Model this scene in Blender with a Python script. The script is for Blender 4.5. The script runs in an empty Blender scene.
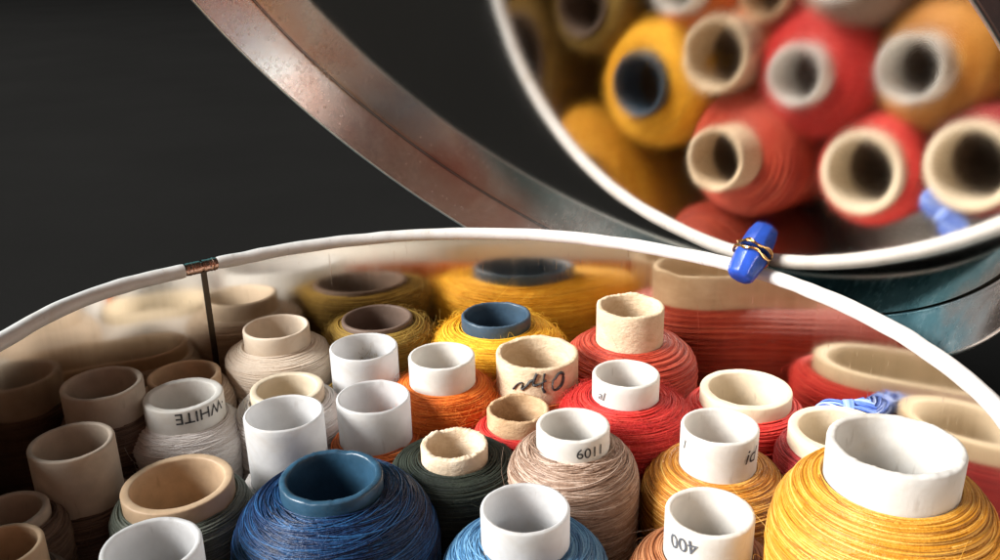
import bpy, math, random
import numpy as np
from mathutils import Vector, Matrix

U = 0.1                      # one tin radius is ten centimetres
PI = math.pi
scene = bpy.context.scene
COL = scene.collection
rng = np.random.default_rng(7)
random.seed(7)
FLOOR = -0.62                # inside bottom of the tin below its rim
TABLE = -0.650

# ------------------------------------------------------------------ materials
def new_mat(name):
    m = bpy.data.materials.new(name); m.use_nodes = True
    nt = m.node_tree
    for n in list(nt.nodes): nt.nodes.remove(n)
    out = nt.nodes.new('ShaderNodeOutputMaterial')
    return m, nt, out

def N(nt, kind, **kw):
    n = nt.nodes.new(kind)
    for k, v in kw.items():
        if k in n.inputs.keys(): n.inputs[k].default_value = v
        else: setattr(n, k, v)
    return n

def bump(nt, height, strength, dist):
    b = N(nt, 'ShaderNodeBump'); b.inputs['Strength'].default_value = strength
    b.inputs['Distance'].default_value = dist
    nt.links.new(height, b.inputs['Height']); return b.outputs['Normal']

def ramp(nt, fac, stops):
    r = N(nt, 'ShaderNodeValToRGB'); e = r.color_ramp.elements
    e[0].position, e[0].color = stops[0][0], (*stops[0][1], 1)
    e[1].position, e[1].color = stops[-1][0], (*stops[-1][1], 1)
    for p, c in stops[1:-1]:
        x = e.new(p); x.color = (*c, 1)
    nt.links.new(fac, r.inputs['Fac']); return r.outputs['Color']

def tex_noise(nt, scale, detail=4, rough=.6, vec=None, dist=0):
    n = N(nt, 'ShaderNodeTexNoise'); n.inputs['Scale'].default_value = scale
    n.inputs['Detail'].default_value = detail; n.inputs['Roughness'].default_value = rough
    n.inputs['Distortion'].default_value = dist
    if vec is not None: nt.links.new(vec, n.inputs['Vector'])
    return n.outputs['Fac']

def obj_coord(nt, sx=1, sy=1, sz=1):
    t = N(nt, 'ShaderNodeTexCoord'); mp = N(nt, 'ShaderNodeMapping')
    mp.inputs['Scale'].default_value = (sx, sy, sz)
    nt.links.new(t.outputs['Object'], mp.inputs['Vector']); return mp.outputs['Vector']

def plastic(name, col, rough=.42, trans=.22, mottled=.06, spec=.4):
    m, nt, out = new_mat(name)
    v = obj_coord(nt)
    n = tex_noise(nt, 160, 5, .6, v)
    c = ramp(nt, n, [(.25, tuple(x*(1-mottled*2) for x in col)), (.75, tuple(min(1, x*(1+mottled)) for x in col))])
    big = tex_noise(nt, 48, 6, .7, v, 1.2)        # grubby patches
    gm = N(nt, 'ShaderNodeMapRange'); gm.inputs['From Min'].default_value = .52; gm.inputs['From Max'].default_value = .74
    gm.inputs['To Max'].default_value = .55; nt.links.new(big, gm.inputs['Value'])
    mg = N(nt, 'ShaderNodeMix', data_type='RGBA'); nt.links.new(gm.outputs[0], mg.inputs[0]); nt.links.new(c, mg.inputs[6])
    mg.inputs[7].default_value = (col[0]*.84, col[1]*.75, col[2]*.62, 1); c = mg.outputs[2]
    fl = tex_noise(nt, 620, 2, .5, obj_coord(nt, 1, 1, .25))   # fine scuffs
    fm = N(nt, 'ShaderNodeMapRange'); fm.inputs['From Min'].default_value = .66; fm.inputs['From Max'].default_value = .74
    fm.inputs['To Max'].default_value = .35; nt.links.new(fl, fm.inputs['Value'])
    mf = N(nt, 'ShaderNodeMix', data_type='RGBA'); nt.links.new(fm.outputs[0], mf.inputs[0]); nt.links.new(c, mf.inputs[6])
    mf.inputs[7].default_value = (col[0]*.55, col[1]*.5, col[2]*.45, 1); c = mf.outputs[2]
    p = N(nt, 'ShaderNodeBsdfPrincipled'); p.inputs['Specular IOR Level'].default_value = spec
    nt.links.new(c, p.inputs['Base Color'])
    n2 = tex_noise(nt, 420, 4, .6, v)
    mr = N(nt, 'ShaderNodeMapRange'); mr.inputs['To Min'].default_value = rough-.08; mr.inputs['To Max'].default_value = rough+.16
    nt.links.new(n2, mr.inputs['Value']); nt.links.new(mr.outputs[0], p.inputs['Roughness'])
    nrm = bump(nt, n2, .25, .0004); nt.links.new(nrm, p.inputs['Normal'])
    t = N(nt, 'ShaderNodeBsdfTranslucent'); nt.links.new(c, t.inputs['Color'])
    mx = N(nt, 'ShaderNodeMixShader'); mx.inputs[0].default_value = trans
    nt.links.new(p.outputs[0], mx.inputs[1]); nt.links.new(t.outputs[0], mx.inputs[2])
    nt.links.new(mx.outputs[0], out.inputs['Surface']); return m

def cardboard(name, lo, hi):
    m, nt, out = new_mat(name)
    v = obj_coord(nt, 1, 1, 1.6)
    n = tex_noise(nt, 130, 8, .72, v, .6)
    c = ramp(nt, n, [(.2, lo), (.5, tuple((a+b)/2 for a, b in zip(lo, hi))), (.75, hi)])
    f = tex_noise(nt, 700, 5, .7, v)
    p = N(nt, 'ShaderNodeBsdfPrincipled'); p.inputs['Roughness'].default_value = .85
    p.inputs['Specular IOR Level'].default_value = .2
    nt.links.new(c, p.inputs['Base Color'])
    nt.links.new(bump(nt, f, .6, .0006), p.inputs['Normal'])
    nt.links.new(p.outputs[0], out.inputs['Surface']); return m

def thread(name, lo, mid, hi, rough=.55, sheen=.2, spec=.4):
    m, nt, out = new_mat(name)
    a = N(nt, 'ShaderNodeAttribute'); a.attribute_name = 'tint'
    v = obj_coord(nt)
    n = tex_noise(nt, 260, 5, .7, v)
    ad = N(nt, 'ShaderNodeMath', operation='MULTIPLY_ADD'); ad.inputs[1].default_value = .45; 
    nt.links.new(n, ad.inputs[0]); 
    s = N(nt, 'ShaderNodeMath', operation='MULTIPLY'); s.inputs[1].default_value = .6
    nt.links.new(a.outputs['Fac'], s.inputs[0]); nt.links.new(s.outputs[0], ad.inputs[2])
    c = ramp(nt, ad.outputs[0], [(.15, lo), (.5, mid), (.85, hi)])
    p = N(nt, 'ShaderNodeBsdfPrincipled'); p.inputs['Roughness'].default_value = rough
    p.inputs['Specular IOR Level'].default_value = spec
    p.inputs['Sheen Weight'].default_value = sheen; p.inputs['Sheen Roughness'].default_value = .5
    nt.links.new(hi and c, p.inputs['Base Color']); nt.links.new(c, p.inputs['Sheen Tint'])
    f = tex_noise(nt, 1500, 3, .7, v)
    nt.links.new(bump(nt, f, .5, .0004), p.inputs['Normal'])
    nt.links.new(p.outputs[0], out.inputs['Surface']); return m

def metal(name, col, rough, streak=(1, 1, 1), sscale=120, rvar=.05, bmp=.0, bscale=2000, patina=None, scratch=0., teal_reflection=False):
    m, nt, out = new_mat(name)
    v = obj_coord(nt, *streak); vo = obj_coord(nt)
    n = tex_noise(nt, sscale, 6, .65, v)
    p = N(nt, 'ShaderNodeBsdfPrincipled'); p.inputs['Metallic'].default_value = 1
    c = ramp(nt, n, [(.25, tuple(x*.88 for x in col)), (.75, col)])
    if patina:
        pn = tex_noise(nt, 42, 5, .62, vo, .5)
        f = N(nt, 'ShaderNodeMapRange'); f.inputs['From Min'].default_value = .35; f.inputs['From Max'].default_value = .68
        nt.links.new(pn, f.inputs['Value'])
        mx = N(nt, 'ShaderNodeMix', data_type='RGBA'); nt.links.new(f.outputs[0], mx.inputs[0]); nt.links.new(c, mx.inputs[6]); mx.inputs[7].default_value = (*patina, 1)
        c = mx.outputs[2]
    if teal_reflection:      # teal reflection painted into the colour along the lower side of the lid
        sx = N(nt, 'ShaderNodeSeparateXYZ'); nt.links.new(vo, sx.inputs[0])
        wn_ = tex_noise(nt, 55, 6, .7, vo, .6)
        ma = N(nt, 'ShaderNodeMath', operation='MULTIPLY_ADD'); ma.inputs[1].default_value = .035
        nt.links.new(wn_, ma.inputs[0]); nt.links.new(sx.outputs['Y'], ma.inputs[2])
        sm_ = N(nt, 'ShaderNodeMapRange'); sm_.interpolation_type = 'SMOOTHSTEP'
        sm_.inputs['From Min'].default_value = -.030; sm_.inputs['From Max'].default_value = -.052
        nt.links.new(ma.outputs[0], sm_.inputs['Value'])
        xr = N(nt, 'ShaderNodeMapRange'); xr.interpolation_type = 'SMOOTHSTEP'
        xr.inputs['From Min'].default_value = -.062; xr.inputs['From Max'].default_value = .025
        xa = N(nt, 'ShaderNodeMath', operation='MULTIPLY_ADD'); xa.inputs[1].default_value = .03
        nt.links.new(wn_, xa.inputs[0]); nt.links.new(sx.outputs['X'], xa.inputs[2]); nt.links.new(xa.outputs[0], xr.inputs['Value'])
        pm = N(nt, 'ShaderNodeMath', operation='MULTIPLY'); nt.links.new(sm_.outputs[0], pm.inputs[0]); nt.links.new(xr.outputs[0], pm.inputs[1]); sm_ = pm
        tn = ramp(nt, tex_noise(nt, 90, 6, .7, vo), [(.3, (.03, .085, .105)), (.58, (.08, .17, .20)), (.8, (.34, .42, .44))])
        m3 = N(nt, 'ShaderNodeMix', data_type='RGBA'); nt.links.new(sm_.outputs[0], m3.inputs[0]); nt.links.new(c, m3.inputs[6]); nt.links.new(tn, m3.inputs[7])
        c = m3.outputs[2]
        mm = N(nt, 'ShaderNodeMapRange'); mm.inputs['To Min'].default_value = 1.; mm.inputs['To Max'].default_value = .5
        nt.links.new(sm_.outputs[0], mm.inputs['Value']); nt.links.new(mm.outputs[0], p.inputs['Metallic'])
    nt.links.new(c, p.inputs['Base Color'])
    # smudges and wear in the gloss
    sm = tex_noise(nt, 26, 5, .6, vo, .8)
    ml = N(nt, 'ShaderNodeMath', operation='ADD'); nt.links.new(n, ml.inputs[0]); nt.links.new(sm, ml.inputs[1])
    mr = N(nt, 'ShaderNodeMapRange'); mr.inputs['From Min'].default_value = .6; mr.inputs['From Max'].default_value = 1.4
    mr.inputs['To Min'].default_value = max(.01, rough-rvar); mr.inputs['To Max'].default_value = rough+rvar
    nt.links.new(ml.outputs[0], mr.inputs['Value']); nt.links.new(mr.outputs[0], p.inputs['Roughness'])
    nrm = None
    if bmp:
        nrm = bump(nt, tex_noise(nt, bscale, 2, .5, vo), 1., bmp)
    if scratch:
        sv = obj_coord(nt, 1, 1, .10); sn = tex_noise(nt, 1500, 3, .6, sv)
        r = N(nt, 'ShaderNodeMapRange'); r.inputs['From Min'].default_value = .66; r.inputs['From Max'].default_value = .72
        nt.links.new(sn, r.inputs['Value'])
        b = N(nt, 'ShaderNodeBump'); b.inputs['Strength'].default_value = 1.; b.inputs['Distance'].default_value = scratch
        nt.links.new(r.outputs[0], b.inputs['Height'])
        if nrm is not None: nt.links.new(nrm, b.inputs['Normal'])
        nrm = b.outputs['Normal']
    if nrm is not None: nt.links.new(nrm, p.inputs['Normal'])
    nt.links.new(p.outputs[0], out.inputs['Surface']); return m

def enamel(name, lo, hi, rough):
    m, nt, out = new_mat(name); v = obj_coord(nt)
    n = tex_noise(nt, 35, 6, .65, v, .4)
    c = ramp(nt, n, [(.3, lo), (.7, hi)])
    p = N(nt, 'ShaderNodeBsdfPrincipled'); p.inputs['Roughness'].default_value = rough
    p.inputs['Coat Weight'].default_value = .4; p.inputs['Coat Roughness'].default_value = .15
    p.inputs['Metallic'].default_value = .1
    nt.links.new(c, p.inputs['Base Color']); nt.links.new(p.outputs[0], out.inputs['Surface']); return m

def ink(name, col):
    m, nt, out = new_mat(name)
    v = obj_coord(nt); n = tex_noise(nt, 900, 4, .7, v)
    c = ramp(nt, n, [(.3, col), (.55, tuple(x*1.5+.015 for x in col)), (.72, (.30, .29, .28))])
    p = N(nt, 'ShaderNodeBsdfPrincipled'); p.inputs['Roughness'].default_value = .6
    nt.links.new(c, p.inputs['Base Color']); nt.links.new(p.outputs[0], out.inputs['Surface']); return m

M = dict(
    white=plastic('white_plastic', (.85, .83, .785), .42, .30, .05),
    cool=plastic('translucent_white_plastic', (.80, .80, .80), .40, .45, .06),
    ivory=plastic('ivory_plastic', (.74, .63, .47), .45, .06),
    tan=plastic('tan_plastic', (.62, .44, .28), .5, .06, .12),
    beige=plastic('beige_plastic', (.72, .60, .47), .5, .08, .08),
    brown=plastic('brown_plastic', (.57, .48, .39), .5, .3, .12),
    taupe=plastic('taupe_plastic', (.15, .10, .075), .55, .05, .12),
    slate=plastic('slate_blue_plastic', (.045, .085, .13), .38, .02, .2, .5),
    bluetube=plastic('blue_plastic', (.026, .080, .14), .35, .03, .2, .6),
    card=cardboard('pale_cardboard', (.52, .36, .21), (.80, .66, .48)),
    cardbrown=cardboard('brown_cardboard', (.36, .21, .10), (.68, .48, .30)),
    cardwhite=cardboard('cream_cardboard', (.60, .42, .25), (.86, .75, .60)),
    core=cardboard('bore_shade_brown', (.045, .024, .012), (.105, .060, .034)),  # dark tone standing in for shade deep in the bores
    ink=ink('black_ink', (.012, .012, .014)),
    inkgrey=ink('faded_ink', (.06, .065, .08)),
    wall=metal('brushed_tin', (.78, .71, .62), .125, (1, 1, .05), 300, .05, scratch=.000006),
    lidm=metal('lid_mirror_tin', (.80, .76, .71), .066, (1, 1, 1), 900, .02, .0000035, 4000),
    outer=metal('outer_tin', (.62, .62, .62), .28, (1, 1, .08), 200, .06), teal=enamel('teal_enamel', (.07, .40, .46), (.14, .56, .60), .32),
    copper=metal('coppery_wire', (.62, .40, .31), .20, (1, 1, 1), 400, .08),
    dark=metal('tarnished_seam', (.07, .055, .04), .38, (1, 1, .2), 300, .08),
    gold=metal('gold', (.85, .52, .22), .18, (1, 1, 1), 500, .08),
)
# rim trim: white edging, a little grubby
M['trim'] = plastic('white_edging', (.70, .68, .655), .40, .05, .05, .45)
# blue glassy knob
M['blueknob'] = plastic('blue_resin', (.022, .085, .50), .26, .10, .25, .55)
M['bluethread'] = thread('light_blue_thread', (.03, .08, .42), (.09, .18, .60), (.36, .48, .82), .4)
TH = dict(
    navy=thread('navy_thread', (.001, .005, .022), (.004, .022, .080), (.022, .115, .29), .40, .0, .5),
    lightblue=thread('sky_blue_thread', (.03, .10, .22), (.08, .22, .40), (.20, .40, .58), .5),
    green=thread('dark_green_thread', (.006, .009, .007), (.014, .020, .014), (.035, .045, .030), .6),
    tan=thread('taupe_thread', (.18, .10, .065), (.36, .235, .165), (.60, .46, .37), .42, .2, .5),
    red=thread('red_thread', (.28, .010, .012), (.56, .022, .020), (.78, .09, .06), .55),
    brick=thread('brick_red_thread', (.22, .016, .008), (.44, .042, .018), (.62, .12, .06), .5),
    maroon=thread('maroon_thread', (.12, .008, .012), (.30, .015, .020), (.5, .05, .05), .55),
    orange=thread('orange_thread', (.42, .07, .008), (.74, .16, .015), (.88, .30, .05), .6),
    yellow=thread('yellow_thread', (.52, .22, .008), (.82, .42, .015), (.92, .60, .06), .7, .3),
    mustard=thread('mustard_thread', (.30, .11, .006), (.62, .27, .018), (.86, .52, .12), .42, .2, .6),
    ochre=thread('ochre_thread', (.28, .09, .008), (.58, .23, .022), (.82, .48, .12), .42, .2, .6),
    rust=thread('rust_brown_thread', (.14, .040, .012), (.34, .115, .040), (.56, .27, .13), .48),
    olive=thread('olive_thread', (.11, .06, .012), (.27, .16, .022), (.42, .28, .06), .65),
    white=thread('white_thread', (.66, .60, .55), (.77, .72, .68), (.82, .79, .77), .45, .25),
    beige=thread('beige_thread', (.50, .38, .28), (.68, .56, .44), (.80, .71, .60), .5, .25),
    darkbrown=thread('dark_brown_thread', (.045, .025, .016), (.10, .06, .04), (.2, .13, .09), .6),
    sage=thread('grey_green_thread', (.05, .06, .045), (.12, .14, .11), (.24, .26, .22), .6),
    orangebrown=thread('orange_brown_thread', (.3, .05, .012), (.52, .11, .02), (.7, .22, .06), .6),
)

# ------------------------------------------------------------------ mesh helpers
class MB:
    def __init__(s): s.v = []; s.f = []; s.t = []; s.n = 0
    def add(s, v, f, tint=.5):
        v = np.asarray(v, float).reshape(-1, 3); f = np.asarray(f, int).reshape(-1, 4)
        s.v.append(v); s.f.append(f + s.n); s.n += len(v)
        s.t.append(np.full(len(v), tint) if np.isscalar(tint) else np.asarray(tint, float))
    def build(s, name, mat, parent=None, smooth=True, tint=False, loc=(0, 0, 0)):
        v = np.concatenate(s.v)*U; f = np.concatenate(s.f)
        me = bpy.data.meshes.new(name)
        me.vertices.add(len(v)); me.vertices.foreach_set('co', v.astype(np.float32).ravel())
        me.loops.add(f.size); me.loops.foreach_set('vertex_index', f.astype(np.int32).ravel())
        me.polygons.add(len(f))
        me.polygons.foreach_set('loop_start', np.arange(0, f.size, 4, dtype=np.int32))
        me.polygons.foreach_set('loop_total', np.full(len(f), 4, np.int32))
        me.update(calc_edges=True); me.validate()
        if tint:
            a = me.attributes.new('tint', 'FLOAT', 'POINT')
            a.data.foreach_set('value', np.concatenate(s.t).astype(np.float32))
        if smooth: me.polygons.foreach_set('use_smooth', np.ones(len(me.polygons), bool))
        me.materials.append(mat)
        o = bpy.data.objects.new(name, me); COL.objects.link(o)
        if parent is not None: o.parent = parent
        o.location = tuple(c*U for c in loc)
        return o

def grid_faces(nu, nv, close_u=True, close_v=False):
    i = np.arange(nu if close_u else nu-1); j = np.arange(nv if close_v else nv-1)
    I, J = np.meshgrid(i, j, indexing='ij'); I2 = (I+1) % nu; J2 = (J+1) % nv
    return np.stack([I*nv+J, I2*nv+J, I2*nv+J2, I*nv+J2], -1).reshape(-1, 4)

def lathe(mb, prof, seg=96, wob=None, tint=.5, closed=False, rfun=None):
    """prof: (r, z) rows; rfun(theta) scales the radius; wob(theta, k) adds to z."""
    prof = np.asarray(prof, float); th = np.linspace(0, 2*PI, seg, endpoint=False)
    R = np.repeat(prof[None, :, 0], seg, 0); Z = np.repeat(prof[None, :, 1], seg, 0)
    if rfun is not None: R = R*rfun(th)[:, None]
    if wob is not None: Z = Z + wob(th)
    v = np.stack([R*np.cos(th)[:, None], R*np.sin(th)[:, None], Z], -1)
    mb.add(v, grid_faces(seg, len(prof), True, closed), tint)

def sweep(mb, P, rad, sides=6, closed=False, tint=.5, up=(0, 0, 1), flat=1.0):
    """round tube along P; rad scalar or per point."""
    P = np.asarray(P, float); n = len(P)
    if closed: T = np.roll(P, -1, 0) - np.roll(P, 1, 0)
    else: T = np.gradient(P, axis=0)
    T /= np.linalg.norm(T, axis=1, keepdims=True)+1e-12
    A = np.cross(T, np.asarray(up, float)); l = np.linalg.norm(A, axis=1, keepdims=True)
    A = np.where(l < 1e-4, np.array([1., 0, 0]), A/(l+1e-12)); B = np.cross(A, T)
    ph = np.linspace(0, 2*PI, sides, endpoint=False)
    rad = np.broadcast_to(np.asarray(rad, float), (n,))
    v = P[:, None, :] + rad[:, None, None]*(np.cos(ph)[None, :, None]*A[:, None, :] + flat*np.sin(ph)[None, :, None]*B[:, None, :])
    # faces: u along path, v around
    i = np.arange(n if closed else n-1); j = np.arange(sides)
    I, J = np.meshgrid(i, j, indexing='ij'); I2 = (I+1) % n; J2 = (J+1) % sides
    f = np.stack([I*sides+J, I*sides+J2, I2*sides+J2, I2*sides+J], -1).reshape(-1, 4)
    t = tint if np.isscalar(tint) else np.repeat(np.asarray(tint), sides)
    mb.add(v, f, t)

def smooth_noise(n, k, amp):
    """n samples of periodic-free smooth noise with k knots"""
    kn = rng.normal(0, 1, k+3); x = np.linspace(0, k, n); i = np.floor(x).astype(int); f = x-i; f = f*f*(3-2*f)
    return amp*(kn[i]*(1-f)+kn[i+1]*f)

def root(name, loc, label, cat, group=None):
    o = bpy.data.objects.new(name, None); COL.objects.link(o)
    o.empty_display_size = .01
    o.location = tuple(c*U for c in loc); o['label'] = label; o['category'] = cat
    if group: o['group'] = group
    return o

# ------------------------------------------------------------------ spools
def arc_profile(pts, n=160):
    """Catmull-Rom through (r, z) points, resampled evenly; returns points, normals and length"""
    p = np.asarray(pts, float); p = np.vstack([2*p[0]-p[1], p, 2*p[-1]-p[-2]])
    out = []
    for i in range(1, len(p)-2):
        t = np.linspace(0, 1, 40, endpoint=False)[:, None]
        a, b, c, d = p[i-1], p[i], p[i+1], p[i+2]
        out.append(.5*(2*b+(c-a)*t+(2*a-5*b+4*c-d)*t*t+(3*b-a-3*c+d)*t**3))
    q = np.vstack(out+[p[-2][None]])
    s = np.concatenate([[0], np.cumsum(np.linalg.norm(np.diff(q, axis=0), axis=1))])
    S = np.linspace(0, s[-1], n)
    q = np.stack([np.interp(S, s, q[:, 0]), np.interp(S, s, q[:, 1])], 1)
    t = np.gradient(q, axis=0); t /= np.linalg.norm(t, axis=1, keepdims=True)
    return q, np.stack([-t[:, 1], t[:, 0]], 1)*np.sign(1), S

def wind(mb, prof, wind_len, passes, turns, rs, lift, jitter, spt=56, sides=4, tintvar=.3, start=0., phase=0., ridge=0.):
    """strands wound back and forth over the body profile from its top edge down to wind_len"""
    q, nr, S = arc_profile(prof)
    # outward normal: away from the axis / up
    nr = np.where((nr[:, :1]*1.0 + nr[:, 1:]*.6) < 0, -nr, nr)
    L = min(wind_len, S[-1])
    th0 = phase
    for k in range(passes):
        n = int(turns*spt*rng.uniform(.85, 1.15)); x = np.linspace(0, 1, n)
        a, b = start + rng.uniform(0, .05)*L, L*rng.uniform(.90, 1.0)
        s = a+(b-a)*x
        if k % 2: s = s[::-1]
        s = np.clip(s + smooth_noise(n, max(4, int(turns*2)), jitter), 0, L)
        r = np.interp(s, S, q[:, 0]); z = np.interp(s, S, q[:, 1])
        n0 = np.interp(s, S, nr[:, 0]); n1 = np.interp(s, S, nr[:, 1])
        off = lift*rng.uniform(.15, 1.) + smooth_noise(n, max(4, int(turns*3)), lift*.25)
        if ridge: off = off + ridge*np.abs(np.sin(s*PI/.0135+.4*np.sin(x*9)))
        r = r+n0*off; z = z+n1*off
        tn = turns*rng.uniform(.9, 1.1)
        th = th0 + 2*PI*tn*x; th0 = th[-1]+rng.uniform(-.3, .3)
        P = np.stack([r*np.cos(th), r*np.sin(th), z], 1)
        tint = np.clip(.5+rng.normal(0, tintvar)+smooth_noise(n, max(4, int(turns*2)), tintvar*.5), 0, 1)
        sweep(mb, P, rs*rng.uniform(.8, 1.2), sides, tint=tint)

def fuzz(mb, prof, wind_len, count, length, rad, lift):
    q, nr, S = arc_profile(prof); nr = np.where((nr[:, :1]+nr[:, 1:]*.6) < 0, -nr, nr)
    L = min(wind_len, S[-1])
    for _ in range(count):
        s = rng.uniform(max(.028, min(length*.7, L*.5)), L); r = np.interp(s, S, q[:, 0]); z = np.interp(s, S, q[:, 1])
        n0 = np.interp(s, S, nr[:, 0]); n1 = np.interp(s, S, nr[:, 1]); th = rng.uniform(0, 2*PI)
        e = np.array([math.cos(th), math.sin(th), 0]); tq = np.array([-e[1], e[0], 0]); n = e*n0+np.array([0, 0, n1])
        b = np.cross(n, tq)
        d = tq*rng.choice([-1, 1])*rng.uniform(.3, 1)+b*rng.normal(0, .6); d /= np.linalg.norm(d)
        l = length*rng.uniform(.4, 1.3); h = lift*rng.uniform(.4, 1.8); side = np.cross(d, n)*rng.normal(0, .4)
        x = np.linspace(0, 1, 6)[:, None]
        P = e*r+np.array([0, 0, z])+d*l*x+n*(h*4*x*(1-x*rng.uniform(.5, 1.0)))+side*l*x*x
        sweep(mb, P, rad*(1-.5*x[:, 0]), 3, tint=float(np.clip(rng.normal(.65, .2), 0, 1)))

def tube_mesh(rad, inner, ztop, zbot, torn=0., lip=.0035, taper=0.):
    mb = MB(); ri = rad*inner; seg = 128
    rb = rad*(1-taper)
    prof = [(rb, zbot), (rad-(rad-rb)*.5, (zbot*.3+ztop*.7) if taper else (zbot+ztop)/2), (rad, ztop-.02), (rad, ztop-lip), (rad-lip*.3, ztop-lip*.3), (rad-lip, ztop),
            ((rad+ri)/2, ztop+.0006), (ri+lip, ztop), (ri+lip*.3, ztop-lip*.3), (ri, ztop-lip), (ri, ztop-.02), (ri*.99, ztop-.08), (ri*.985, zbot)]
    prof = np.array(prof)
    w = None; rf = None
    ex = smooth_noise(seg, 9, 1); ex[-8:] = np.linspace(ex[-8], ex[0], 8)
    if torn:
        k1 = rng.normal(0, 1, seg); k2 = smooth_noise(seg, 22, 1); k2[-6:] = np.linspace(k2[-6], k2[0], 6)
        amp = torn*(.35*k1+.6*k2+.5*ex)
        k3 = torn*(.3*rng.normal(0, 1, seg)+.6*k2)
        def w(th):
            Z = np.zeros((seg, len(prof)))
            for c, s_ in ((3, .5), (4, .9), (5, 1.), (6, 1.), (7, 1.), (8, .8), (9, .5)): Z[:, c] = s_*(amp if c < 6 else (amp+k3)/1.3)
            return Z
    e1, p1 = rng.uniform(.004, .012), rng.uniform(0, PI)
    rf = lambda th: 1+e1*np.cos(2*(th-p1)) + (torn*.5*ex if torn else 0)
    lathe(mb, prof, seg, w, rfun=rf)
    return mb

# key -> x, y, z of tube mouth, tube radius, z where thread meets tube, thread radius
POS = dict(
    A=(-0.7660, 0.3936, -0.1500, 0.0885, -0.2249, 0.0960),
    B=(-0.7289, 0.1468, -0.1572, 0.0819, -0.2880, 0.0976),
    C=(-0.7287, -0.1473, -0.1900, 0.0692, -0.2565, 0.0954),
    D=(-0.7938, -0.0014, -0.2184, 0.0702, -0.2407, 0.0941),
    E=(-0.4677, -0.1537, -0.1900, 0.0841, -0.2823, 0.0990),
    F=(-0.5052, 0.0875, -0.2200, 0.1066, -0.2560, 0.1313),
    G=(-0.5920, 0.4060, -0.1900, 0.0877, -0.2528, 0.1230),
    H=(-0.6470, 0.5720, -0.2200, 0.0870, -0.2520, 0.1100),
    I=(-0.4402, 0.6971, -0.1500, 0.0848, -0.1997, 0.1334),
    J=(-0.3687, 0.4652, -0.2080, 0.0857, -0.2375, 0.1233),
    K=(-0.3310, 0.2710, -0.1692, 0.0842, -0.3260, 0.1036),
    L=(-0.2008, 0.5821, -0.1596, 0.0834, -0.2718, 0.1106),
    M=(-0.1528, 0.3679, -0.1860, 0.0829, -0.2888, 0.1019),
    N=(-0.1854, 0.0100, -0.1628, 0.0955, -0.1946, 0.1906),
    O=(0.0346, 0.2004, -0.2124, 0.0697, -0.2475, 0.1300),
    P=(0.1733, -0.0809, -0.1800, 0.0806, -0.2526, 0.1476),
    Q=(0.2778, 0.1535, -0.1472, 0.0731, -0.1959, 0.1299),
    R=(0.1715, 0.3452, -0.2120, 0.0703, -0.2522, 0.0982),
    S=(0.2225, 0.5250, -0.1594, 0.0991, -0.2530, 0.1185),
    T=(-0.0049, 0.5048, -0.1524, 0.0794, -0.2228, 0.1290),
    U=(0.1251, 0.7720, -0.1610, 0.0914, -0.1956, 0.1766),
    V=(0.4623, 0.6498, -0.0940, 0.0849, -0.1946, 0.1638),
    W=(0.4134, 0.3669, -0.1420, 0.0745, -0.1995, 0.1528),
    X=(0.5718, 0.1469, -0.1530, 0.0769, -0.2463, 0.1417),
    Y=(0.6919, 0.3942, -0.2000, 0.1020, -0.2346, 0.1333),
    Z=(0.8239, 0.1714, -0.1800, 0.1004, -0.2196, 0.1195),
    AA=(0.7323, -0.2542, 0.0384, 0.0985, -0.0314, 0.1650),
    BB=(0.4892, -0.1337, -0.1600, 0.0761, -0.2488, 0.1362),
    DD=(-0.1946, 0.8005, -0.1740, 0.0952, -0.1890, 0.1374),
)
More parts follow.
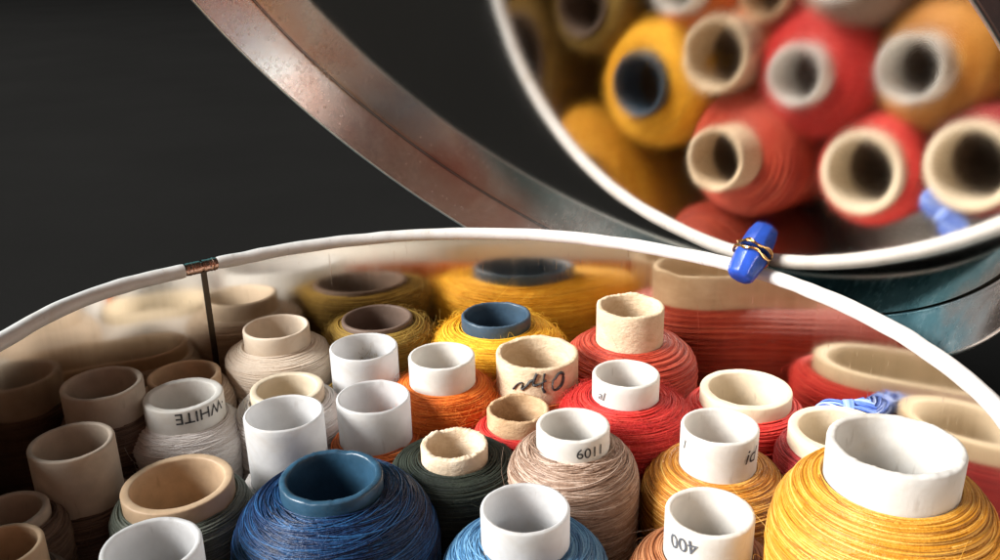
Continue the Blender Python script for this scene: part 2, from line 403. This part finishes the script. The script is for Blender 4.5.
# key: tube material, wall ratio, torn edge, thread colour, shoulder drop, winding style, label
SP = dict(
    A=('brown', .86, 0, 'darkbrown', .03, 'fine', 'brownish tall tube by the left wall, left of the tube printed WHITE'),
    B=('brown', .86, 0, 'darkbrown', .03, 'fine', 'tall brownish tube on dark thread at far left, nearer than its look-alike by the wall'),
    C=('tan', .84, 0, 'darkbrown', .03, 'fine', 'honey tan tube cut off by the bottom left corner of the photo'),
    D=('brown', .82, 0, 'darkbrown', .03, 'fine', 'dark low brown tube at the left edge just behind the honey tan corner tube'),
    E=('cool', .87, 0, 'sage', .03, 'fine', 'cool white tube at the bottom edge, in front of the wide tan tube'),
    F=('tan', .83, 0, 'sage', .03, 'fine', 'wide thick tan tube on grey green thread, left of the navy spool'),
    G=('white', .80, 0, 'white', .05, 'loose', 'white tube printed WHITE upside down, on glossy white thread'),
    H=('tan', .86, 0, 'beige', .04, 'fine', 'light brown tube mostly hidden behind the tube printed WHITE'),
    I=('beige', .88, 0, 'beige', .03, 'smooth', 'beige spool with a stepped shoulder beside the seam of the tin, tube and thread alike'),
    J=('ivory', .80, 0, 'white', .04, 'fine', 'cream tube on whitish thread, half hidden behind a plain white tube'),
    K=('cool', .90, 0, 'white', .04, 'fine', 'plain tall white tube directly behind and left of the navy spool'),
    L=('cool', .90, 0, 'olive', .03, 'fine', 'plain tall white tube in front of the taupe tube on olive thread'),
    M=('cool', .90, 0, 'orangebrown', .03, 'fine', 'plain tall white tube directly behind the right side of the navy spool'),
    N=('bluetube', .85, .0012, 'navy', .10, 'cross', 'large navy blue spool with a blue tube'),
    O=('cardwhite', .80, .0028, 'green', .02, 'fine', 'torn cream cardboard tube on blackish green thread'),
    P=('cool', .88, 0, 'lightblue', .06, 'cross', 'white tube on sky blue thread at the bottom edge, centre'),
    Q=('white', .84, 0, 'tan', .07, 'cross', 'taupe thread spool with white tube printed 1109 upside down'),
    R=('cardbrown', .84, .002, 'red', .03, 'fine', 'small brown cardboard tube with frayed edge on red thread'),
    S=('card', .86, .0018, 'orangebrown', .03, 'fine', 'wide cream cardboard tube with 40 handwritten in black'),
    T=('white', .87, 0, 'orange', .05, 'wool', 'bright orange wool spool with a short white tube'),
    U=('slate', .89, .001, 'yellow', .055, 'wool', 'fuzzy yellow wool spool with a dark slate blue tube'),
    V=('card', .84, .0018, 'brick', .06, 'layer', 'orange red spool with tall pale cardboard tube, last before the back wall'),
    W=('white', .86, 0, 'red', .06, 'wool', 'bright red spool with white tube printed al at its left'),
    X=('white', .87, 0, 'ochre', .06, 'layer', 'mid sized ochre spool with white tube printed id at its right'),
    Y=('ivory', .80, 0, 'red', .03, 'fine', 'thick ivory tube on red thread, nearest to the blue hank on its left'),
    Z=('ivory', .80, 0, 'maroon', .03, 'fine', 'ivory tube mostly hidden behind the big mustard spool'),
    AA=('white', .86, .0012, 'mustard', .10, 'layer', 'big glossy mustard spool with a wide white tube at the right edge'),
    BB=('white', .85, 0, 'rust', .09, 'layer', 'rust brown spool with white tube printed 400 upside down'),
    DD=('taupe', .88, 0, 'olive', .035, 'wool', 'dull olive spool with a taupe tube, left of the yellow spool'),
)
TUBES = {}
for key, (tm, inner, torn, thc, drop, style, label) in SP.items():
    x, y, zt, rt, zm, rb = POS[key]
    rootz = FLOOR
    sp = root('thread_spool', (x, y, rootz), label, 'thread spool', 'thread spools standing in the tin')
    zt_, zm_ = zt-rootz, zm-rootz
    tb = tube_mesh(rt, inner, zt_, .012, torn or .0005, taper=.05 if key == 'AA' else 0.)
    TUBES[key] = (tb.build('tube', M[tm], sp), x, y, rt, sp)
    # dark brown liner added to shade the bore, well below the mouth
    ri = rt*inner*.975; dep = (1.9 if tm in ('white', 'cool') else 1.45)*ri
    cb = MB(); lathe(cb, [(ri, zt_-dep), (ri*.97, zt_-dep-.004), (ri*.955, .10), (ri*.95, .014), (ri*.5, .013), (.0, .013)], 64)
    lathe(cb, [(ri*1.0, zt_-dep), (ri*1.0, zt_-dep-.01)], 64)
    cb.build('bore_shade_liner', M['core'], sp)  # 'core' is the dark tone standing in for bore shade
    d = drop
    # body profile from the tube outwards and down
    if style == 'smooth':     # stepped, flat shoulder
        prof = [(rt*.97, zm_), (rt+.012, zm_-.002), (rb-.012, zm_-.016), (rb-.002, zm_-.026), (rb, zm_-.05), (rb-.004, zm_-.12), (rb-.006, zm_-.2), (rb-.01, .02)]
    elif key == 'G':
        prof = [(rt*.97, zm_), (rt+.010, zm_-.004), (rb-.012, zm_-.018), (rb, zm_-.042), (rb-.006, zm_-.09), (rb-.012, zm_-.15), (rb-.01, .02)]
    else:
        g = rb-rt
        prof = [(rt*1.0, zm_-.003), (rt+.18*g, zm_-.04*d), (rt+.5*g, zm_-.20*d), (rt+.80*g, zm_-.52*d), (rt+.95*g, zm_-.85*d), (rb, zm_-1.25*d),
                (rb*.995, zm_-1.25*d-.08), (rb*.97, zm_-1.25*d-.18), (rb*.95, .02)]
    mb = MB()
    q, nr, S = arc_profile(prof, 60)
    core = np.vstack([q, [[rt*.98, .004]]])
    lathe(mb, core, 96, tint=.25)
    Ls = (rb-rt)*1.1+drop+.24
    if style == 'fine':
        wind(mb, prof, Ls, 20, 14, .0020, .0032, .004, 48, tintvar=.18); fuzz(mb, prof, Ls, 120, .03, .0005, .006)
    elif style == 'smooth':
        wind(mb, prof, Ls, 12, 18, .0026, .0022, .002, 48, tintvar=.12); fuzz(mb, prof, Ls, 60, .03, .0004, .004)
    elif style == 'loose':
        wind(mb, prof, Ls, 70, 5, .0016, .0045, .010, 56, tintvar=.22); wind(mb, prof, Ls*.6, 10, 20, .0016, .003, .004, 56, tintvar=.2); fuzz(mb, prof, Ls, 400, .06, .0005, .006)
    elif style == 'cross':
        wind(mb, prof, Ls, 180, 4.5, .0014, .0050, .007, 60, tintvar=.26); wind(mb, prof, Ls*.5, 10, 22, .0014, .0035, .003, 56); fuzz(mb, prof, Ls, 160, .035, .00035, .005)
    elif style == 'wool':
        wind(mb, prof, Ls, 44, 13, .0018, .0045, .006, 48, tintvar=.15); fuzz(mb, prof, Ls, 4600, .03, .00042, .008)
    elif style == 'layer':
        wind(mb, prof, (rb-rt)*1.15+drop*.9, 30, 20, .0016, .0045, .003, 60, tintvar=.24, ridge=.0045)
        wind(mb, prof, Ls, 110, 7, .0014, .0042, .005, 60, tintvar=.26, ridge=.0045); fuzz(mb, prof, Ls, 300, .03, .0004, .006)
    if style in ('cross', 'layer', 'wool'): fuzz(mb, prof, Ls, 18, .13, .00045, .014)
    mb.build('thread', TH[thc], sp, tint=True)

# ------------------------------------------------------------------ print on the tubes
def wrap_text(key, body, phi_deg, z, size, mat, flip=False, tilt=0., shear=0., name='printed_text', bold=.0):
    tube, x, y, rt, sp = TUBES[key]
    cu = bpy.data.curves.new('txt', 'FONT'); cu.body = body; cu.align_x = 'CENTER'; cu.align_y = 'CENTER'
    cu.size = size*1.42; cu.shear = shear; cu.extrude = 0.; cu.offset = bold*size; cu.resolution_u = 6
    tmp = bpy.data.objects.new('txt', cu); COL.objects.link(tmp)
    bpy.context.view_layer.update()
    dg = bpy.context.evaluated_depsgraph_get()
    me = bpy.data.meshes.new_from_object(tmp.evaluated_get(dg))
    bpy.data.objects.remove(tmp)
    phi0 = math.radians(phi_deg); z0 = z-FLOOR
    ct, st = math.cos(tilt), math.sin(tilt)
    for v in me.vertices:
        a, b = v.co.x, v.co.y
        a, b = a*ct-b*st, a*st+b*ct
        if flip: a, b = -a, -b
        ph = phi0+a/rt; rr = rt*1.014+.0006
        v.co = (rr*math.cos(ph)*U, rr*math.sin(ph)*U, (z0+b)*U)
    me.materials.clear(); me.materials.append(mat)
    o = bpy.data.objects.new(name, me); COL.objects.link(o); o.parent = tube
    return o
wrap_text('G', '·WHITE', -43, -.2065, .0265, M['ink'], True, bold=.012)
wrap_text('Q', '1109', -66, -.1710, .0215, M['ink'], True, bold=.012)
wrap_text('W', 'al', -143, -.1735, .021, M['inkgrey'], False, shear=.25)
wrap_text('X', 'id', -52.8, -.1890, .031, M['ink'], False, shear=.25, bold=.008)
wrap_text('X', 'l', -163, -.181, .021, M['ink'], False, shear=.2)
wrap_text('BB', '400', -137, -.1870, .026, M['inkgrey'], True, tilt=.15)
# handwriting: ~40
hand = [[(-126.1, -.2243), (-119.3, -.2088), (-114.0, -.2031), (-111.9, -.2063), (-114.2, -.2213), (-107.4, -.2116), (-102.2, -.199), (-98.1, -.1947)],
        [(-92.7, -.1765), (-97.1, -.1972), (-96.5, -.2068), (-88.8, -.2036), (-80.3, -.1957)],
        [(-82.7, -.1773), (-84.4, -.1976), (-85.4, -.2136), (-82.4, -.2263)],
        [(-68.7, -.1963), (-63.4, -.1842), (-57., -.1846), (-55.6, -.1975), (-58.1, -.2125), (-64.1, -.2214), (-69.8, -.2231), (-71.9, -.2133), (-71.2, -.2006), (-68.7, -.1937)]]
tube, x, y, rt, sp = TUBES['S']
mb = MB()
for st in hand:
    q, _, _ = arc_profile([(a, b*100) for a, b in st], 60)
    ph = np.radians(q[:, 0]); rr = rt*1.016+.0006
    P = np.stack([rr*np.cos(ph), rr*np.sin(ph), q[:, 1]/100+.010-FLOOR], 1)
    w = .0028*(1+.35*np.sin(np.linspace(0, 5, 60)+rng.uniform(0, 6)))
    sweep(mb, P, w, 6)
mb.build('handwriting', M['ink'], tube)

# ------------------------------------------------------------------ the tin
RT = [(-180, .985), (-170, .975), (161.2, .976), (156.6, .990), (149.5, 1.018), (143.6, 1.026), (132.9, .996), (127.1, .990), (114, .993), (100, 1.), (85, 1.), (65, 1.), (57, .992),
      (45, 1.), (37, 1.003), (26, .996), (18, .996), (6, 1.), (-3, 1.004), (-20, 1.), (-60, 1.), (-120, 1.), (-160, .99)]
RT = sorted(((a % 360), r) for a, r in RT if a != -180)
ra = np.radians([a for a, _ in RT]); rv = np.array([r for _, r in RT])
def rimr(th):
    th = np.asarray(th) % (2*PI)
    x = np.concatenate([ra[-3:]-2*PI, ra, ra[:3]+2*PI]); yv = np.concatenate([rv[-3:], rv, rv[:3]])
    dense = np.interp(np.linspace(-.2, 2*PI+.2, 2000), x, yv); k = np.hanning(101); k /= k.sum()
    sm = np.convolve(np.pad(dense, 50, mode='edge'), k, 'valid')
    return np.interp(th, np.linspace(-.2, 2*PI+.2, 2000), sm)
tin = root('round_tin', (0, 0, TABLE), 'open round shiny metal tin with white rim, full of thread spools', 'tin')
zz = -TABLE
mb = MB(); RI = .972; RO = .980
lathe(mb, [(RI, zz-.002), (RI, zz-.03), (RI, zz-.2), (RI, zz-.4), (RI, zz+FLOOR+.01)], 360, rfun=rimr)
mb.build('wall', M['wall'], tin)
mb = MB()
lathe(mb, [(RO, zz+FLOOR-.02), (RO, zz-.3), (RO, zz-.03), (RO, zz-.016)], 360, rfun=rimr)
mb.build('painted_outside', M['teal'], tin)
mb = MB()
lathe(mb, [(.0, FLOOR+zz), (.5, FLOOR+zz), (RI+.002, FLOOR+zz)], 240, rfun=rimr)
lathe(mb, [(RO+.006, .006), (RO+.006, .02), (RO, .026)], 240, rfun=rimr)
lathe(mb, [(.0, .002), (.95, .002), (RO+.004, .002), (RO+.006, .006)], 240, rfun=rimr)
mb.build('base', M['outer'], tin)
# copper coloured wire in the rim, and the white edging over it, open at the seam
th = np.linspace(0, 2*PI, 480, endpoint=False); R0 = .981*rimr(th)
mb = MB(); sweep(mb, np.stack([R0*np.cos(th), R0*np.sin(th), np.full_like(th, zz-.002)], 1), .0135, 12, True)
mb.build('rim_wire', M['copper'], tin)
a0, a1 = math.radians(132.6), math.radians(127.6)
th = np.linspace(a0, a1+2*PI, 700); R0 = .983*rimr(th)
nz = smooth_noise(700, 90, .0008); zo = np.where((np.degrees(th) < 185), .003, 0)*np.clip((185-np.degrees(th))/40, 0, 1)
zo = np.convolve(np.pad(zo, 20, mode='edge'), np.ones(41)/41, 'valid')
fade = np.clip(np.minimum(th-th[0], th[-1]-th)/.012, 0, 1)**.5
mb = MB()
P = np.stack([R0*np.cos(th), R0*np.sin(th), zz-.003-zo*.4+nz], 1)
sweep(mb, P, (.0163+.0012*fade)+zo*.55+smooth_noise(700, 160, .0004), 18)
mb.build('rim_edging', M['trim'], tin)
# folded seam down the inside of the wall, clamped at the rim
am = math.radians(130.0)
mb = MB()
ph = np.linspace(am-.0072, am+.0072, 8); rr = rimr(ph)*.9685
zs = np.array([zz-.012, zz-.1, zz-.3, zz+FLOOR+.01])
V = np.stack([np.stack([rr*np.cos(ph), rr*np.sin(ph), np.full(8, z)], 1) for z in zs], 1)
V2 = V.copy(); V2[..., :2] *= 1.004
mb.add(V, grid_faces(8, 4, False)); mb.add(V2[:, ::-1], grid_faces(8, 4, False))
for e in (0, 7): mb.add(np.stack([V[e], V2[e]], 0), grid_faces(2, 4, False))
mb.build('seam', M['dark'], tin)
mb = MB()
for lo_, hi_ in ((127.75, 129.85), (130.15, 132.45)):
    tt = np.radians(np.linspace(lo_, hi_, 24)); c = .983*rimr(tt)
    sweep(mb, np.stack([c*np.cos(tt), c*np.sin(tt), np.full_like(tt, zz-.003)], 1), .0172+.0006*rng.normal(0, 1, 24), 16)
mb.build('seam_clip', M['copper'], tin)

# ------------------------------------------------------------------ the lid, tipped open over the back of the tin
n_ = Vector((0.53085666, 0.49988564, 0.68432854)); a_ = Vector((0.68555073, -0.72802486, 0.)); b_ = Vector((-0.49820818, -0.46914193, 0.72917382))
LC = Vector((0.21431352, 0.48547491, 0.54226187)) + n_*.006
lid = root('tin_lid', LC, 'shiny metal lid standing open behind the tin, mirroring the spools', 'lid')
lid.rotation_mode = 'QUATERNION'
rotm = Matrix((a_, -b_, -n_)).transposed()          # local z = opening direction
if rotm.determinant() < 0: rotm = Matrix((a_, b_, -n_)).transposed()
lid.rotation_quaternion = rotm.to_quaternion()
LR, LD = 1.0143, .1287
mb = MB(); lathe(mb, [(.0, 0), (.3, 0), (.6, 0), (.9, 0), (LR-.020, 0)], 300); mb.build('mirror_disc', M['lidm'], lid)
mb = MB(); lathe(mb, [(LR-.020, .0002), (LR-.019, -.009), (LR-.0105, -.0095), (LR-.0095, -.004)], 360); mb.build('groove', M['dark'], lid)
mb = MB(); lathe(mb, [(LR-.0095, -.004), (LR-.0080, -.001), (LR-.0092, .0035), (LR-.0085, .012), (LR-.003, .06), (LR+.004, LD-.004)], 360)
sweep(mb, np.stack([(LR-.0088)*np.cos(np.linspace(0, 2*PI, 480, endpoint=False)), (LR-.0088)*np.sin(np.linspace(0, 2*PI, 480, endpoint=False)), np.full(480, .0005)], 1), .0022, 8, True)
lathe(mb, [(LR+.010, LD-.004), (LR+.007, .06), (LR+.006, .01), (LR+.002, -.006), (LR-.006, -.013), (LR-.02, -.014), (.6, -.014), (.0, -.014)], 360)
mb.build('skirt', metal('lid_skirt_tin', (.64, .59, .56), .25, (1, 1, 1), 700, .06, .0000025, 2200, patina=(.52, .37, .32), teal_reflection=True), lid)
th = np.linspace(0, 2*PI, 480, endpoint=False)
mb = MB(); sweep(mb, np.stack([(LR+.007)*np.cos(th), (LR+.007)*np.sin(th), np.full_like(th, LD-.003)], 1), .0042, 10, True)
mb.build('rolled_edge', metal('lid_edge_tin', (.88, .84, .79), .35, (1, 1, 1), 500, .05), lid)

# ------------------------------------------------------------------ blue knob clamped where the lid meets the rim
KB = Vector((0.7422, 0.6016, 0.0479)) + n_*.004
knob = root('blue_bead', KB, 'small faceted blue bead with a twisted gold band, between lid and rim', 'bead')
knob.rotation_mode = 'QUATERNION'; knob.rotation_quaternion = rotm.to_quaternion()
mb = MB(); sides = 9; prof = [(.001, .002), (.045, .002), (.0455, .012), (.0435, .030), (.0395, .054), (.0365, .068), (.031, .075), (.020, .0785), (.001, .0795)]
th9 = np.linspace(0, 2*PI, sides, endpoint=False)
v = np.array([[(r*(1+.03*rng.normal())*math.cos(t), r*(1+.03*math.sin(3*t))*math.sin(t), z) for r, z in prof] for t in th9])
mb.add(v, grid_faces(sides, len(prof)))
kb = mb.build('facets', M['blueknob'], knob, smooth=False)
bv = kb.modifiers.new('bevel', 'BEVEL'); bv.width = .0003; bv.segments = 2; bv.limit_method = 'ANGLE'; bv.angle_limit = .2
mb = MB(); t = np.linspace(0, 2*PI, 160, endpoint=False)
sweep(mb, np.stack([(.0490+.0022*np.cos(5*t))*np.cos(t), (.0490+.0022*np.cos(5*t))*np.sin(t), .0075+.0045*np.sin(5*t)], 1), .0030, 8, True)
sweep(mb, np.stack([.0478*np.cos(t), .0478*np.sin(t), .0065+0*t], 1), .0022, 8, True)
mb.build('gold_band', M['gold'], knob); knob.scale = (.9, .9, .94)

# ------------------------------------------------------------------ blue hank of thread lying between the ivory tubes
HK = Vector((.884, .285, -.203))
hank = root('blue_hank', HK, 'small twisted hank of light blue thread lying behind the ivory tube', 'thread hank')
mb = MB()
for k in range(70):
    t = np.linspace(-1, 1, 40); s0 = 0.030*math.sqrt(rng.uniform(0, 1)); p0 = rng.uniform(0, 2*PI)
    w = s0*(1-.28*np.exp(-((t-.0)/.18)**2))*np.sqrt(np.clip(1.05-t**4, .02, 1))
    ph = p0+t*1.3
    P = np.stack([t*.068*rng.uniform(.93, 1.03), w*np.cos(ph)+smooth_noise(40, 6, .0012), w*np.sin(ph)*.9], 1)
    sweep(mb, P, .0028, 5, tint=float(np.clip(rng.normal(.55, .25), 0, 1)))
hk = mb.build('strands', M['bluethread'], hank, tint=True)
mb = MB()
for k in range(7):
    t = np.linspace(0, 2*PI, 40, endpoint=False)
    sweep(mb, np.stack([np.full(40, -.010+.003*k)+.003*np.sin(t), 0.0225*np.cos(t), .0225*np.sin(t)], 1), .0025, 5, True, up=(1, .01, 0), tint=float(np.clip(rng.normal(.7, .2), 0, 1)))
mb.build('binding', M['bluethread'], hank, tint=True)
hank.rotation_euler = (0, math.radians(-8), math.radians(-12))

# ------------------------------------------------------------------ dark table
m, nt, out = new_mat('charcoal_cloth')
v = obj_coord(nt); nz_ = tex_noise(nt, 900, 4, .7, v); nb = tex_noise(nt, 6, 3, .6, v)
mixf = N(nt, 'ShaderNodeMath', operation='MULTIPLY'); nt.links.new(nz_, mixf.inputs[0]); nt.links.new(nb, mixf.inputs[1])
c = ramp(nt, mixf.outputs[0], [(.1, (.0122, .0119, .0114)), (.5, (.0158, .0154, .0147))])
p = N(nt, 'ShaderNodeBsdfPrincipled'); p.inputs['Roughness'].default_value = .95; p.inputs['Specular IOR Level'].default_value = 0.
nt.links.new(c, p.inputs['Base Color']); nt.links.new(bump(nt, nz_, .3, .0004), p.inputs['Normal']); nt.links.new(p.outputs[0], out.inputs['Surface'])
mb = MB(); g = 40
xs = np.linspace(-40, 40, g); X, Y = np.meshgrid(xs, xs, indexing='ij')
mb.add(np.stack([X, Y+10, np.full_like(X, TABLE)], -1), grid_faces(g, g, False))
tab = mb.build('table', m); tab['kind'] = 'structure'

# ------------------------------------------------------------------ light
w = bpy.data.worlds.new('World'); scene.world = w; w.use_nodes = True
wn = w.node_tree; bg = wn.nodes['Background']
tc = N(wn, 'ShaderNodeTexCoord'); dirv = tc.outputs['Generated']
def lobe(d, lo, hi):
    dp = N(wn, 'ShaderNodeVectorMath', operation='DOT_PRODUCT'); dp.inputs[1].default_value = Vector(d).normalized()
    wn.links.new(dirv, dp.inputs[0])
    mr = N(wn, 'ShaderNodeMapRange'); mr.interpolation_type = 'SMOOTHSTEP'
    mr.inputs['From Min'].default_value = lo; mr.inputs['From Max'].default_value = hi
    wn.links.new(dp.outputs['Value'], mr.inputs['Value']); return mr.outputs[0]
def mixc(f, a, b):
    mx = N(wn, 'ShaderNodeMix', data_type='RGBA'); wn.links.new(f, mx.inputs[0])
    if hasattr(a, 'links'): wn.links.new(a, mx.inputs[6])
    else: mx.inputs[6].default_value = (*a, 1)
    if hasattr(b, 'links'): wn.links.new(b, mx.inputs[7])
    else: mx.inputs[7].default_value = (*b, 1)
    return mx.outputs[2]
# dim unseen room: warm near glow, blue green far glow, added to tint the lid
blot = tex_noise(wn, 3.2, 3, .6, dirv, .4)
room = ramp(wn, blot, [(.30, (.03, .02, .017)), (.42, (.26, .11, .06)), (.50, (.32, .24, .18)), (.57, (.28, .06, .04)), (.68, (.05, .035, .03))])
c_ = mixc(lobe((.45, -.85, .25), .30, .85), (.040, .039, .038), room)
c_ = mixc(lobe((-.70, .68, .22), .45, .92), c_, (.09, .38, .46))
wn.links.new(c_, bg.inputs['Color']); bg.inputs['Strength'].default_value = 1.0
def area(name, loc, target, size, power, col, sy=None):
    l = bpy.data.lights.new(name, 'AREA'); l.energy = power; l.size = size*U; l.color = col
    if sy: l.shape = 'RECTANGLE'; l.size_y = sy*U
    o = bpy.data.objects.new(name, l); COL.objects.link(o)
    o.location = tuple(c*U for c in loc)
    o.rotation_euler = (Vector(target)-Vector(loc)).to_track_quat('-Z', 'Y').to_euler(); return o
area('window_light', (-36., -10., 21.5), (.1, .4, -.1), 18.0, 560., (1., .985, .96), 18.0)

# ------------------------------------------------------------------ camera
cam = bpy.data.cameras.new('camera'); co = bpy.data.objects.new('camera', cam); COL.objects.link(co)
pch, rl, fpx = 0.35545515, -0.02178669, 909.0636
cs, sn = math.cos(rl), math.sin(rl)
up0 = Vector((0, math.sin(pch), math.cos(pch))); rt0 = Vector((1, 0, 0))
right = rt0*cs+up0*sn; up = rt0*(-sn)+up0*cs; fwd = Vector((0, math.cos(pch), -math.sin(pch)))
mat = Matrix((right, up, -fwd)).transposed().to_4x4()
mat.translation = Vector((0.13764266, -1.45532342, 0.7616672))*U
co.matrix_world = mat
cam.sensor_width = 36; cam.lens = 36*fpx/1000; cam.clip_start = .005; cam.clip_end = 100
scene.camera = co
scene.view_settings.view_transform = 'Standard'; scene.view_settings.look = 'None'
scene.view_settings.exposure = 0; scene.view_settings.gamma = 1
scene.render.engine = 'CYCLES'
scene.cycles.max_bounces = 10; scene.cycles.glossy_bounces = 6; scene.cycles.use_denoising = True
